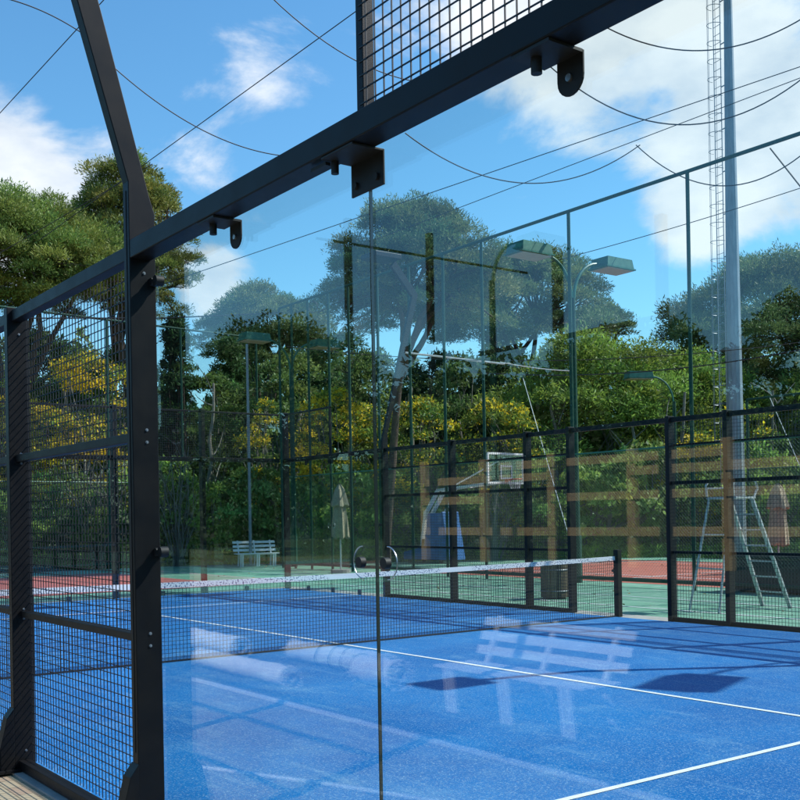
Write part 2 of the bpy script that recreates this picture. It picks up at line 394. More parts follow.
# bent flood-light posts bolted to the cage
def flood(s, yface, out, label, name='floodlight_post'):
    t = thing(name, label, 'floodlight', (-s, yface, 0), 0, 'bent floodlight posts of the padel court')
    # post profile in the y-z plane: straight up, leaning out, then a head reaching back over the court
    pts_o = [(.157, 0), (.157, 3.24), (.40, 4.08), (.98, 6.1), (.42, 6.72)]
    pts_i = [(.022, 0), (.022, 3.10), (.045, 3.17), (.272, 4.02), (.83, 6.05), (.32, 6.60)]
    poly = [(out*a, z) for a, z in pts_o]+[(out*a, z) for a, z in reversed(pts_i)]
    MB().prism(poly, 'x', -.035, .035).build('mast', M['black'], t, bevel=.004)
    MB().box(-.006, .006, out*.158, out*.160, .45, 3.2).build('cover_seam', M['blackmat'], t)
    if out < 0: shoe(0, out*.157, out, t)
    bolts(.035, out*.022, out*.157, out, t)
    MB().box(-.26, .26, -out*.22, out*.42, 6.70, 6.80).build('lamp_head', M['black'], t, bevel=.01)
    return t
flood(3.875, -.083, -1, 'near black post that bends outward above the beam, left of the big glass pane')
flood(4.0, 9.95, 1, 'bent floodlight post on the far side wall, right of the court')
flood(16.125, 9.95, 1, 'bent floodlight post on the far side wall near the closed parasol')
flood(16.125, -.083, -1, 'bent floodlight post at the far end of the near side wall')
# ------------------------------------------------------------------ net
def tape_mat():
    m, nt, out = newmat('printed_tape'); L = nt.links.new
    b = N(nt, 'ShaderNodeBsdfPrincipled', i_Roughness=.7); L(b.outputs[0], out.inputs[0])
    tc = N(nt, 'ShaderNodeTexCoord'); mp = N(nt, 'ShaderNodeMapping'); mp.inputs['Scale'].default_value = (1, 20, 26); L(tc.outputs['Object'], mp.inputs[0])
    n = N(nt, 'ShaderNodeTexNoise', i_Scale=2.2, i_Detail=2, i_Roughness=.6); L(mp.outputs[0], n.inputs['Vector'])
    wv = N(nt, 'ShaderNodeTexNoise', i_Scale=1.1, i_Detail=0)
    L(tc.outputs['Object'], wv.inputs['Vector'])
    r1 = N(nt, 'ShaderNodeMapRange'); r1.inputs['From Min'].default_value = .55; r1.inputs['From Max'].default_value = .58; L(n.outputs[0], r1.inputs[0])
    r2 = N(nt, 'ShaderNodeMapRange'); r2.inputs['From Min'].default_value = .36; r2.inputs['From Max'].default_value = .42; L(wv.outputs[0], r2.inputs[0])
    mu = N(nt, 'ShaderNodeMath', operation='MULTIPLY'); L(r1.outputs[0], mu.inputs[0]); L(r2.outputs[0], mu.inputs[1])
    mx = N(nt, 'ShaderNodeMix', data_type='RGBA'); L(mu.outputs[0], mx.inputs['Factor']); mx.inputs['A'].default_value = (.80, .80, .80, 1); mx.inputs['B'].default_value = (.06, .09, .20, 1)
    L(mx.outputs['Result'], b.inputs['Base Color']); return m
M['tape'] = tape_mat()
t = thing('net', 'black padel net with a white printed tape across the blue court', 'net', (-10, 0, 0))
def nz_(y): return .885 + .0016*(y-5)**2
ys = np.linspace(.02, 9.93, 41)
m = MB()
for a, b in zip(ys[:-1], ys[1:]):
    za, zb = nz_(a), nz_(b)
    m.add([(.009, a, za-.062), (.009, b, zb-.062), (.009, b, zb), (.009, a, za), (-.009, a, za-.062), (-.009, b, zb-.062), (-.009, b, zb), (-.009, a, za)],
          [(0, 1, 2, 3), (5, 4, 7, 6), (3, 2, 6, 7), (0, 4, 5, 1)])
m.build('net_tape', M['tape'], t)
m = MB(); k = int(9.86/.045)
for i in range(k+1):
    y = .05+9.86*i/k; m.bar((0, y, .012), (0, y, nz_(y)-.06), .0042, .0042)
for j in range(19):
    f_ = j/18
    for a, b in zip(ys[:-1:4], ys[4::4]):
        m.bar((.004, a, .015+f_*(nz_(a)-.09)), (.004, b, .015+f_*(nz_(b)-.09)), .0042, .0042)
m.build('net_mesh', M['wire'], t)
MB().box(.005, .02, .03, 9.93, .008, .026).build('bottom_band', M['wire'], t)
for y in (-.02, 9.96):
    sg = 1 if y > 5 else -1
    p = MB().box(-.045, .045, y-.03+sg*.02, y+.06*sg+.02*sg, 0, 1.02).build('net_post', M['black'], t, bevel=.006)
    MB().box(-.08, -.045, y+sg*.02, y+sg*.05, .66, .74).disc((-.09, y+sg*.035, .70), (1, 0, 0), .02, .04).build('winch', M['blackmat'], p)

# ------------------------------------------------------------------ tall green fences
def chain(pts, z0, z1, step, r):
    m = MB(); a = Vector(pts[0]); b = Vector(pts[1]); Lh = (b-a).length; d = (b-a)/Lh; H = z1-z0
    n = int((Lh+H)/step)
    for k in range(n):
        s0 = k*step
        for sg in (1, -1):
            # line s = s0 - t for t in 0..H (clipped)
            ta = max(0, s0-Lh); tb = min(H, s0)
            if tb-ta < .05: continue
            if sg > 0: p = a+d*(s0-ta)+Vector((0, 0, z0+ta)); q = a+d*(s0-tb)+Vector((0, 0, z0+tb))
            else: p = a+d*(s0-ta)+Vector((0, 0, z1-ta)); q = a+d*(s0-tb)+Vector((0, 0, z1-tb))
            m.bar(p, q, r*2, r*2)
    return m
def tall_fence(a, b, sps, label, H=8.5, name='ball_fence', netting=True, midz=2.95):
    a = Vector(a); b = Vector(b); t = thing(name, label, 'fence', a, 0, 'tall green ball fences')
    d = b-a; L_ = d.length; d.normalize()
    for s in sps:
        p = d*s; MB().tube([p, p+Vector((0, 0, H))], .04 if s not in (0,) else .045, 8).build('post', M['greendark'], t, smooth=True)
    for z, r, nm in ((H, .04, 'top_rail'), (midz, .02, 'mid_rail'), (.16, .045, 'bottom_rail')):
        k = 24; pts = [d*(L_*i/k)+Vector((0, 0, z)) for i in range(k+1)]
        MB().tube(pts, r, 7).build(nm, M['greendark'] if nm != 'mid_rail' else M['green'], t, smooth=True)
    if netting:
        o = chain((Vector((0, 0, 0)), d*L_), .2, midz, .075, .0012).build('chain_link', M['green'], t)
    return t
FA0 = (-1.3, 15.3, -.02); FA1 = (-29.3, 15.3, -.02)
tall_fence(FA0, FA1, [0, 2.3, 5.2, 8.3, 11.45, 14.8, 17.85, 19.4, 20.9, 22.4, 23.9, 25.0, 26.2, 27.2, 28.0], 'tall green fence beyond the far side wall, its top rail climbing to the right')
FC0 = (-33.0, 3.0, -.02); FC1 = (-34.7, 17.4, -.02)
tall_fence(FC0, FC1, [0, 2.7, 5.4, 8.3, 11.2, 14.5], 'tall green fence closing the far end of the courts in front of the white bench')
FD0 = (-20.0, 27.3, -.02); FD1 = (-2.0, 27.3, -.02)
tall_fence(FD0, FD1, [0, 3.6, 7.2, 10.8, 14.4, 18.0], 'green fence on the far side of the red tennis court before the trees', H=5.2)
tag(MB().tube([(-29.0, 15.3, 8.30), (-31.2, 12.2, 8.18), (-33.2, 8.6, 8.15), (-36, 2.8, 8.3)], .022, 6).build('span_wire', M['cable']), 'dark span wire between the tall fence corner and the left pine', 'wire')
o = MB(); c = at(313, 30.6, 307)
o.tube([c+Vector((.85*.14*math.cos(a)*1.0, .52*.14*math.cos(a), .16*math.sin(a))) for a in np.linspace(0, 2*pi, 21)], .012, 6, False)
tag(o.build('cable_loop', M['cable'], smooth=True), 'small loop of cable hanging on the top rail of the tall green fence', 'cable')

# ------------------------------------------------------------------ green double-arm lamps
def head(m_parent, x, y, z, sx, sy, nm='lamp_head'):
    """box luminaire: a flared lid over a paler glass underside"""
    m = MB(); h = .22
    v = [(x-sx*.42, y-sy*.42, z+h), (x+sx*.42, y-sy*.42, z+h), (x+sx*.42, y+sy*.42, z+h), (x-sx*.42, y+sy*.42, z+h),
         (x-sx*.46, y-sy*.46, z), (x+sx*.46, y-sy*.46, z), (x+sx*.46, y+sy*.46, z), (x-sx*.46, y+sy*.46, z)]
    m.add(v, [(0, 1, 2, 3), (0, 4, 5, 1), (1, 5, 6, 2), (2, 6, 7, 3), (3, 7, 4, 0)])
    m.box(x-sx*.5, x+sx*.5, y-sy*.5, y+sy*.5, z-.035, z-.002)
    o = m.build(nm, M['green'], m_parent)
    MB().box(x-sx*.44, x+sx*.44, y-sy*.44, y+sy*.44, z-.055, z-.037).build('lens', M['lens'], o)
    return o
def double_lamp(x, y, label, H=7.45, arms=(-1, 1), scale=1., rz=0):
    t = thing('court_lamp', label, 'lamp post', (x, y, -.02), rz, 'green curved-arm court lamps')
    MB().tube([(0, 0, 0), (0, 0, H-1.0)], [.085, .06], 12).tube([(0, 0, 0), (0, 0, 1.1)], .11, 12).build('pole', M['greendark'], t, smooth=True)
    for sg in arms:
        pts = [(0, sg*.03, H-1.6)]+[(0, sg*(.03+.85*(1-math.cos(a))), H-1.2+.95*math.sin(a)+.15) for a in np.linspace(0, pi/2*.96, 9)]
        MB().tube(pts, .036, 8).build('arm', M['green'], t, smooth=True)
        head(t, 0, sg*1.35, H-.16, .62, 1.0)
    return t
double_lamp(-16.35, 15.65, 'large green court lamp with two flat heads above the middle of the far side wall', 7.6)
double_lamp(-29.6, 15.9, 'far green court lamp with two flat heads left of the glass joint', 7.6)
double_lamp(-2.7, 13.6, 'green court lamp whose flat head throws the dark patch on the blue turf', 7.6, arms=(-1,), rz=.35)
double_lamp(-24.0, 28.6, 'single-armed green lamp among the trees left of the tall mast', 6.6, arms=(-1,), rz=-.45)

# ------------------------------------------------------------------ floodlight mast with caged ladder
mp_ = at(737, 36); zb = 0
t = thing('lighting_mast', 'tall grey steel floodlight mast with a caged ladder rising out of the picture', 'mast', mp_, math.radians(-12))
MB().tube([(0, 0, 0), (0, 0, 9), (0, 0, 19.5), (0, 0, 24)], [.31, .235, .135, .12], 12).build('shaft', M['zinc'], t, smooth=False)
m = MB(); lx = -.52; ly = -.05
lad = MB()
for dx in (-.17, .17): lad.tube([(lx+dx, ly, 2.4), (lx+dx, ly, 22.5)], .017, 6)
for i in range(66): lad.bar((lx-.17, ly, 2.6+.3*i), (lx+.17, ly, 2.6+.3*i), .014, .014)
for i in range(14): lad.bar((lx+.17, ly, 3+1.45*i), (-.1, ly, 3+1.45*i), .03, .03)
lo = lad.build('ladder', M['zinc'], t)
cg = MB()
for i in range(30):
    z = 4+.62*i
    cg.tube([(lx+.24*math.cos(a)-.08, ly-.30*math.sin(a), z) for a in np.linspace(-.2, pi+.2, 11)], .011, 5)
for a in (.6, 1.57, 2.5): cg.tube([(lx+.24*math.cos(a)-.08, ly-.30*math.sin(a), 4), (lx+.24*math.cos(a)-.08, ly-.30*math.sin(a), 22.2)], .008, 5)
cg.build('safety_cage', M['zinc'], lo)
hd = MB()
for dx in (-.9, -.3, .3, .9): hd.box(dx-.22, dx+.22, -.15, .15, 23.8, 24.3)
hd.bar((-1.2, 0, 23.7), (1.2, 0, 23.7), .1, .1).build('floodlight_bank', M['darkbox'], t)
p = at(250, 36.5)  # pale upright added in place of a streak reflected in the glass
t = thing('reflection_upright', 'slender pale upright standing in for a glass reflection behind the left of the court', 'pole', p)
MB().tube([(0, 0, 0), (0, 0, 7.6)], [.06, .045], 8).build('shaft', M['zinc'], t, smooth=True)
MB().disc((0, 0, .01), (0, 0, 1), .14, .02).build('base_flange', M['zinc'], t)

# ------------------------------------------------------------------ furniture beyond the cage
def slat_bench(name, loc, rz, label, w=1.55, cat='bench'):
    t = thing(name, label, cat, loc, rz)          # local +y = the way it faces
    s = MB()
    for i in range(4): s.box(-w/2, w/2, -.20+i*.115, -.20+i*.115+.074, .42, .445)
    s.build('seat', M['white'], t, bevel=.004)
    b = MB()
    for i in range(3):
        z = .51+i*.135; y = -.27-i*.045
        b.prism([(y, z), (y+.022, z-.002), (y-.005, z+.080), (y-.027, z+.078)], 'x', -w/2, w/2)
    b.build('backrest', M['white'], t, bevel=.003)
    for x in (-w/2+.18, 0, w/2-.18):
        for sx in (-.035, .035):
            MB().bar((x+sx, .17, 0), (x+sx, .21, .42), .028, .05, (1, 0, 0)).build('leg', M['white'], t)
        MB().bar((x, -.31, 0), (x, -.20, .42), .045, .05, (1, 0, 0)).build('leg', M['white'], t)
        MB().bar((x, -.215, .42), (x, -.385, .88), .035, .045, (1, 0, 0)).build('back_support', M['white'], t)
    MB().box(-w/2+.1, w/2-.1, -.03, .01, .385, .42).build('rail', M['white'], t)
    return t
bp_ = at(256, 36.4)
slat_bench('park_bench', (bp_.x, bp_.y, -.02), math.radians(-103), 'white slatted bench standing on the green court before the trees', 1.5)
slat_bench('park_bench', (-5.07, -3.62, -.04), 0, 'white slatted bench on the path side, seen only as a reflection in the glass', 1.70).scale = (1, 1, .86)

# closed parasols
def parasol(loc, h, label, base=True):
    t = thing('closed_parasol', label, 'parasol', loc, 0, 'closed beige parasols')
    MB().tube([(0, 0, 0), (0, 0, h)], .025, 8).build('pole', M['alu'], t, smooth=True)
    m = MB(); n = 22; prof = [(h-1.55, .17), (h-1.5, .23), (h-1.0, .20), (h-.62, .17), (h-.60, .25), (h-.35, .19), (h-.12, .13), (h+.02, .03)]
    vs = []; 
    for z, r in prof:
        for k in range(n):
            a = 2*pi*k/n; rr = r*(1+.22*math.cos(a*6+z*1.3)+.08*math.sin(a*11)); vs.append((rr*math.cos(a), rr*math.sin(a), z+.03*math.sin(a*5)))
    fs = [(i*n+k, i*n+(k+1) % n, (i+1)*n+(k+1) % n, (i+1)*n+k) for i in range(len(prof)-1) for k in range(n)]
    m.add(vs, fs).build('canopy', M['cloth'], t, smooth=True)
    MB().disc((0, 0, .05), (0, 0, 1), .3, .1, 16).build('base', M['concrete'], t)
    return t
p = at(340, 31); parasol((p.x, p.y, -.02), 2.55, 'closed beige parasol by the green fence, right of the far corner post')
p = at(778, 27); parasol((p.x, p.y, -.02), 2.25, 'closed beige parasol behind the umpire chair')

# basketball hoop on a padded base
hp = at(437, 36.5)
t = thing('basketball_hoop', 'portable basketball hoop with blue padded base and white boom', 'basketball hoop', (hp.x, hp.y, -.02), math.radians(8))
MB().prism([(-1.25, .12), (.45, .12), (.85, .12), (.55, 1.85), (-.05, 1.85), (-.25, .62), (-1.25, .42)], 'y', -.42, .42).build('padded_base', M['blueplastic'], t, bevel=.04)
MB().prism([(.86, .12), (.93, .12), (.63, 1.9), (.56, 1.9)], 'y', -.40, .40).build('front_pad', M['blueplastic'], t, bevel=.02)
for x in (-1.0, .5):
    for y in (-.35, .35): MB().disc((x, y, .07), (0, 1, 0), .07, .05, 14).build('castor', M['blackmat'], t)
b = MB()
for y in (-.16, .16):
    b.bar((-.55, y, .9), (-.35, y, 1.9), .09, .12, (0, 1, 0)); b.bar((-.35, y, 1.88), (.25, y, 2.72), .09, .14, (0, 1, 0)); b.bar((.2, y, 2.70), (2.95, y, 2.90), .08, .14, (0, 1, 0))
for x in (.6, 1.1, 1.6): b.bar((x, -.16, 2.76), (x, .16, 2.76), .06, .06)
b.bar((.2, 0, 1.6), (.9, 0, 2.7), .06, .06).build('boom', M['white'], t)
MB().bar((-.75, -.1, .4), (-.5, -.1, 1.95), .03, .03).bar((-.75, .1, .4), (-.5, .1, 1.95), .03, .03).build('tension_rod', M['white'], t)
bd = MB(); X = 3.1
for z in (2.86, 3.88): bd.box(X-.03, X+.03, -.9, .9, z-.035, z+.035)
for y in (-.87, .87): bd.box(X-.029, X+.029, y-.035, y+.035, 2.9, 3.85)
for z in (3.02, 3.45): bd.box(X+.02, X+.035, -.30, .30, z-.03, z+.03)
for y in (-.27, .27): bd.box(X+.021, X+.034, y-.03, y+.03, 3.05, 3.42)
bo = bd.build('backboard_frame', M['white'], t)
MB().box(X-.008, X+.008, -.84, .84, 2.9, 3.84).build('backboard_panel', M['glass'], bo)
MB().bar((.7, 0, 2.80), (X-.04, 0, 3.75), .04, .04).build('stay', M['white'], t)
r_ = MB().tube([(X+.38+.225*math.cos(a), .225*math.sin(a), 2.98) for a in np.linspace(0, 2*pi, 25)], .015, 7, False).box(X+.03, X+.17, -.08, .08, 2.90, 3.0).build('rim', M['red'], t, smooth=True)
nm_ = MB()
for k in range(12):
    a = 2*pi*k/12
    nm_.tube([(X+.38+.225*math.cos(a), .225*math.sin(a), 2.97), (X+.38+.13*math.cos(a+.5), .13*math.sin(a+.5), 2.6)], .005, 4)
    nm_.tube([(X+.38+.225*math.cos(a), .225*math.sin(a), 2.97), (X+.38+.13*math.cos(a-.5), .13*math.sin(a-.5), 2.6)], .005, 4)
nm_.build('hoop_net', M['white'], r_)

t.scale = (1, 1, .92)
# umpire chair
t = thing('umpire_chair', 'high aluminium umpire chair with a step ladder behind the far side wall', 'umpire chair', (-9.62, 12.35, -.02), math.radians(0))
# local axes: ladder legs at (x=+.25..), plain legs opposite; seat on top
A = [(-.42, -.62), (.26, -.76)]   # plain legs feet
B = [(-.04, .80), (.52, .74)]     # ladder feet
seat_z = 1.80; TA = [(-.26, -.28), (.20, -.34)]; TB = [(-.18, .16), (.28, .10)]
for (fx, fy), (tx, ty) in zip(A, TA):
    MB().tube([(fx, fy, 0), (tx, ty, seat_z)], .02, 8).build('leg', M['alu'], t, smooth=True)
rails = []
for (fx, fy), (tx, ty) in zip(B, TB):
    MB().bar((fx, fy, 0), (tx, ty, seat_z), .065, .03, (0, 1, .3)).build('ladder_rail', M['alu'], t)
for k in range(1, 7):
    f_ = k/7.0
    a = [B[0][i]+(TB[0][i]-B[0][i])*f_ for i in range(2)]+[seat_z*f_]; b = [B[1][i]+(TB[1][i]-B[1][i])*f_ for i in range(2)]+[seat_z*f_]
    MB().bar(a, b, .07, .025).build('step', M['alu'], t)
for f_ in (.38, .68):
    a = [A[0][i]+(TA[0][i]-A[0][i])*f_ for i in range(2)]+[seat_z*f_]; b = [A[1][i]+(TA[1][i]-A[1][i])*f_ for i in range(2)]+[seat_z*f_]
    MB().tube([a, b], .013, 6).build('brace', M['alu'], t)
MB().box(-.27, .30, -.34, .18, seat_z-.005, seat_z+.03).build('seat', M['alu'], t, bevel=.006)
for x in (-.25, .27):
    pts = [(x, .17, seat_z+.03), (x, .27, seat_z+.16), (x, .22, seat_z+.27), (x, .08, seat_z+.30), (x, -.30, seat_z+.29), (x, -.37, seat_z+.22), (x, -.35, seat_z+.04)]
    MB().tube(pts, .018, 8).build('armrest', M['alu'], t, smooth=True)
MB().tube([(-.25, -.36, seat_z+.27), (.27, -.36, seat_z+.27)], .016, 8).tube([(-.25, -.36, seat_z+.17), (.27, -.36, seat_z+.17)], .012, 8).build('backrest', M['alu'], t, smooth=True)

# slatted waste barrel
t = thing('waste_barrel', 'round wooden slatted waste barrel behind the net post', 'barrel', (-13.45, 12.05, -.02))
m = MB()
for k in range(24):
    a = 2*pi*k/24; b = a+2*pi/24*.86; r0, r1 = .235, .26
    for_ = [(r*math.cos(q), r*math.sin(q)) for r, q in ((r0, a), (r1, a), (r1, b), (r0, b))]
    m.prism(for_, 'z', .03, .70+.01*math.sin(k*3))
m.build('staves', M['barrel'], t)
MB().tube([(0, 0, .02), (0, 0, .66)], .232, 24).build('liner', M['darkbox'], t)
for z in (.15, .55): MB().tube([(.266*math.cos(a), .266*math.sin(a), z) for a in np.linspace(0, 2*pi, 33)], .008, 5, False).build('hoop', M['zinc'], t)

# low dark storage box behind the chair
p = at(784, 20.6)
t = thing('storage_box', 'low dark covered equipment box behind the umpire chair', 'storage box', (p.x, p.y, -.02), math.radians(0))
MB().box(-1.0, 1.0, -.4, .4, .04, .66).build('body', M['darkbox'], t, bevel=.02)
MB().box(-1.03, 1.03, -.43, .43, .663, .73).build('lid', M['darkbox'], t, bevel=.02)
for x in (-.85, .85): MB().box(x-.06, x+.06, -.35, .35, 0, .04).build('foot', M['zinc'], t)

# ------------------------------------------------------------------ behind the camera (mirrored in the glass)
def turf_roll(x0, x1, y, r, label, tilt=0, straps=()):
    t = thing('turf_roll', label, 'turf roll', ((x0+x1)/2, y, -.04), tilt, 'white-backed rolls of artificial turf')
    L_ = abs(x1-x0)/2; n = 28; m = MB(); 
    pts = []; k = 15
    vs = []
    for i in range(k+1):
        x = -L_+2*L_*i/k; wob = random.uniform(-.008, .008)
        for j in range(n):
            a = 2*pi*j/n; rr = r*(1+.02*math.sin(3*a+i*.7))+wob; vs.append((x, rr*math.cos(a), r*.97+rr*math.sin(a)))
    fs = [(i*n+j, i*n+(j+1) % n, (i+1)*n+(j+1) % n, (i+1)*n+j) for i in range(k) for j in range(n)]
    m.add(vs, fs).build('roll', M['roll'], t, smooth=True)
    for sx in (-1, 1):
        f_ = MB()
        for q in range(3):                                           # spiral end showing the layers
            rr = r*(.93-.27*q)
            f_.tube([(sx*(L_+.012*q), rr*math.cos(a), r*.97+rr*math.sin(a)) for a in np.linspace(0, 2*pi, 25)], .02, 5, False)
        for q in range(70):                                          # frayed fibres
            a = random.uniform(0, 2*pi); rr = r*random.uniform(.85, 1.02)
            p0 = Vector((sx*(L_-.01), rr*math.cos(a), r*.97+rr*math.sin(a))); f_.tube([p0, p0+Vector((sx*random.uniform(.03, .11), random.uniform(-.03, .03), random.uniform(-.05, .02)))], [.011, .004], 4)
        f_.build('frayed_end', M['fringe'], t)
    for x in (L_*q for q in straps): MB().tube([(x+.02*math.sin(a*2), r*1.03*math.cos(a), r*.97+r*1.03*math.sin(a)) for a in np.linspace(0, 2*pi, 25)], .007, 5, False).build('strap', M['blackmat'], t)
    return t
turf_roll(-7.75, -9.75, -3.10, .105, 'nearest white roll of turf lying on the gravel, mirrored in the glass', .02)
turf_roll(-6.95, -7.6, -3.80, .14, 'short thick white roll of turf with a frayed open end', .03)
turf_roll(-7.65, -9.45, -4.15, .12, 'middle white roll of turf strapped with black bands', -.01, (-.3, .0, .25))
turf_roll(-9.95, -11.6, -3.75, .13, 'leftmost white roll of turf lying behind the others', .05)

# timber post-and-rail stand, lit by the sun
t = thing('timber_fence', 'tall weathered timber post-and-rail fence mirrored across the mesh', 'fence', (-20, -22.1, -.04))
for x in np.arange(-10.2, 9.9, 3.35):
    MB().box(x-.16, x+.16, -.1, .1, 0, 3.55+random.uniform(-.1, .1)).build('post', M['wood'], t, bevel=.01)
for z in (1.06, 2.15, 2.85, 3.25):
    for x in np.arange(-10.2, 6.5, 3.35):
        if random.random() < .85: MB().box(x+.02, x+3.28, .105, .15, z-.13, z+.13+random.uniform(-.02, .02)).build('rail_board', M['wood'], t, bevel=.006)

# dark steel frame of the neighbouring court, standing against the sky in the mirror image
t = thing('steel_frame', 'tall dark steel frame of the next court, mirrored against the domed pine', 'frame', (-22.8, -13.0, -.04), 0, 'dark steel frames behind the path')
for y in (-.9, -3.7): MB().box(-.085, .085, y-.085, y+.085, 0, 9.7).build('post', M['blackmat'], t, bevel=.01)
MB().box(-.03, .03, .1, -7.5, 9.0, 9.06).build('beam', M['blackmat'], t, bevel=.01)
t = thing('steel_frame', 'lower dark steel frame of the next court, mirrored beside the green lamp', 'frame', (-12.2, -11.2, -.04), 0, 'dark steel frames behind the path')
for x in (0, 2.3): MB().box(x-.075, x+.075, -.075, .075, 0, 6.3).build('post', M['blackmat'], t, bevel=.01)
MB().box(-2.2, 2.4, -.04, .04, 4.66, 4.74).build('beam', M['blackmat'], t, bevel=.01)
double_lamp(-14.6, -11.8, 'dark court lamp on the near side, seen as an arched reflection', 7.2, arms=(-1,))

# ------------------------------------------------------------------ cables across the sky
def cable(a, b, sag, r, label, mat='cable', n=28):
    a = Vector(a); b = Vector(b)
    pts = [a.lerp(b, i/n)-Vector((0, 0, sag*4*(i/n)*(1-i/n))) for i in range(n+1)]
    return tag(MB().tube(pts, r, 6).build('overhead_cable', M[mat], smooth=True), label, 'cable', 'overhead cables')
def c2(p0, d0, p1, d1, sag, label, r=.012, ext=(0, 0), mat='cable'):
    a = at(p0[0], d0, p0[1]); b = at(p1[0], d1, p1[1]); d = b-a
    return cable(a-d*ext[0], b+d*ext[1], sag, r, label, mat)
c2((85, 40), 19, (300, 152), 21, .55, 'slack cable sagging from the bent post to above the left pine', .010, (0, .05))
c2((-60, -8), 17, (92, 40), 19, -.25, 'short cable rising out of the top left corner', .010)
c2((0, 113), 22, (78, 28), 19, 0, 'straight cable in the top left corner slanting up to the right', .009, (.6, .6))
c2((160, 153), 26, (355, 12), 21, 0, 'straight cable slanting up between the bent post and the mesh post', .010, (.9, .5))
c2((270, -4), 19, (545, 45), 22, 1.15, 'slack cable crossing behind the upper wire mesh', .010, (0, 0))
c2((0, 253), 26, (125, 180), 24, 0, 'thin cable passing in front of the big left pine', .008, (.5, .2))
c2((190, 275), 28, (480, 176), 25, 0, 'long straight cable above the middle pines', .010, (.3, 1.3))
c2((545, 62), 20, (840, 45), 19, 1.3, 'slack cable dipping toward the mast from the upper beam', .012)
c2((600, 24), 20, (840, -8), 19, .75, 'upper slack cable looping behind the mast', .012)
c2((405, 133), 20, (640, 145), 21, .85, 'slack cable sagging right of the glass joint', .011)
c2((636, 145), 21, (840, 118), 19, 1.0, 'slack cable running from mid sky to behind the mast', .011)
c2((440, 215), 27, (800, 78), 22, 0, 'thin straight cable just above the green fence rail', .009, (.3, .2))
c2((560, 257), 27, (800, 186), 22, .1, 'thin cable just below the green fence rail', .009, (.3, .2))
c2((770, 148), 20, (815, 205), 20, 0, 'short dark stay dropping from the green fence rail at right', .014, (0, .5))
c2((400, 352), 30, (505, 364), 30, 0, 'insulated cable coloured bright as if sunlit, in front of the dark pines', .03, (0, 0), 'cablelight')
c2((500, 362), 30, (575, 371), 30, .05, 'pale continuation of the cable coloured as sunlit, beside the green lamp', .016, (0, 0), 'cablelight')
c2((330, 345), 29, (800, 330), 27, .6, 'low dark wire strung across the pines', .011, (.1, .2))
c2((470, 372), 29, (830, 332), 26, .5, 'lowest dark wire strung before the light green trees', .016, (0, .2))
c2((523, 378), 28, (556, 492), 24, 0, 'thin white stay leaning down to the right behind the mesh', .009, (0, .3), 'cablelight')
c2((770, 398), 28, (806, 480), 25, 0, 'thin white stay leaning at the right edge', .009, (0, .3), 'cablelight')
# ------------------------------------------------------------------ foliage
def leaf_object(name, C_, Nrm, size, aspect, cols, mat, parent=None, spread=.6):
    """one small folded quad per leaf or needle tuft"""
    n = len(C_)
    d = Nrm + RNG.normal(0, spread, (n, 3)); d /= np.linalg.norm(d, axis=1)[:, None]+1e-9
    r = RNG.normal(0, 1, (n, 3)); s = np.cross(d, r); s /= np.linalg.norm(s, axis=1)[:, None]+1e-9
    L_ = (size*RNG.uniform(.6, 1.4, n))[:, None]; W_ = L_*aspect
    V = np.empty((n, 4, 3)); V[:, 0] = C_-d*L_*.5; V[:, 1] = C_+s*W_*.5; V[:, 2] = C_+d*L_*.5; V[:, 3] = C_-s*W_*.5
    me = bpy.data.meshes.new(name); me.vertices.add(4*n); me.vertices.foreach_set('co', V.reshape(-1).astype(np.float32))
    me.loops.add(4*n); me.loops.foreach_set('vertex_index', np.arange(4*n, dtype=np.int32))
    me.polygons.add(n); me.polygons.foreach_set('loop_start', np.arange(0, 4*n, 4, dtype=np.int32)); me.polygons.foreach_set('loop_total', np.full(n, 4, np.int32))
    me.update(calc_edges=True)
    ca = me.color_attributes.new('tint', 'FLOAT_COLOR', 'CORNER')
    cc = np.ones((n, 4, 4), np.float32); cc[:, :, :3] = cols[:, None, :]; ca.data.foreach_set('color', cc.reshape(-1))
    me.materials.append(mat)
    o = bpy.data.objects.new(name, me); COL.objects.link(o); o.parent = parent
    return o
def puffs(centers, radii, per_m2, flat=.7):
    Cs = []; Ns = []; ids = []
    for i, (c, r) in enumerate(zip(centers, radii)):
        n = int(per_m2*4*pi*r*r*.8)
        d = RNG.normal(0, 1, (n, 3)); d /= np.linalg.norm(d, axis=1)[:, None]
        d[:, 2] = np.where(d[:, 2] < -.25, -d[:, 2]*.6, d[:, 2])
        rad = r*RNG.uniform(.55, 1.08, n)[:, None]
        # lumpy surface
        lump = 1+.18*np.sin(d[:, :1]*5+i)*np.cos(d[:, 1:2]*6+i*2)
        Cs.append(np.array(c)+d*rad*lump*np.array([1, 1, flat])); Ns.append(d); ids.append(np.full(n, i))
    return np.concatenate(Cs), np.concatenate(Ns), np.concatenate(ids)
def tints(n, ids, base, var=.22, puffvar=.22, alt=None, altfrac=0.):
    base = np.array(base)*1.15; k = ids.max()+1
    pv = RNG.normal(1, puffvar, k)[ids]; lv = RNG.normal(1, var, n)
    c = base[None, :]*np.clip(pv*lv, .3, 2)[:, None]
    hue = RNG.normal(0, .12, k)[ids]; c[:, 0] *= 1+hue; c[:, 2] *= 1-hue*.5
    if alt is not None:
        pa = np.clip(RNG.normal(altfrac, .35, k), 0, 1)[ids]; m_ = RNG.uniform(0, 1, n) < pa; c[m_] = np.array(alt)[None, :]*lv[m_, None]
    return np.clip(c, .004, 1)
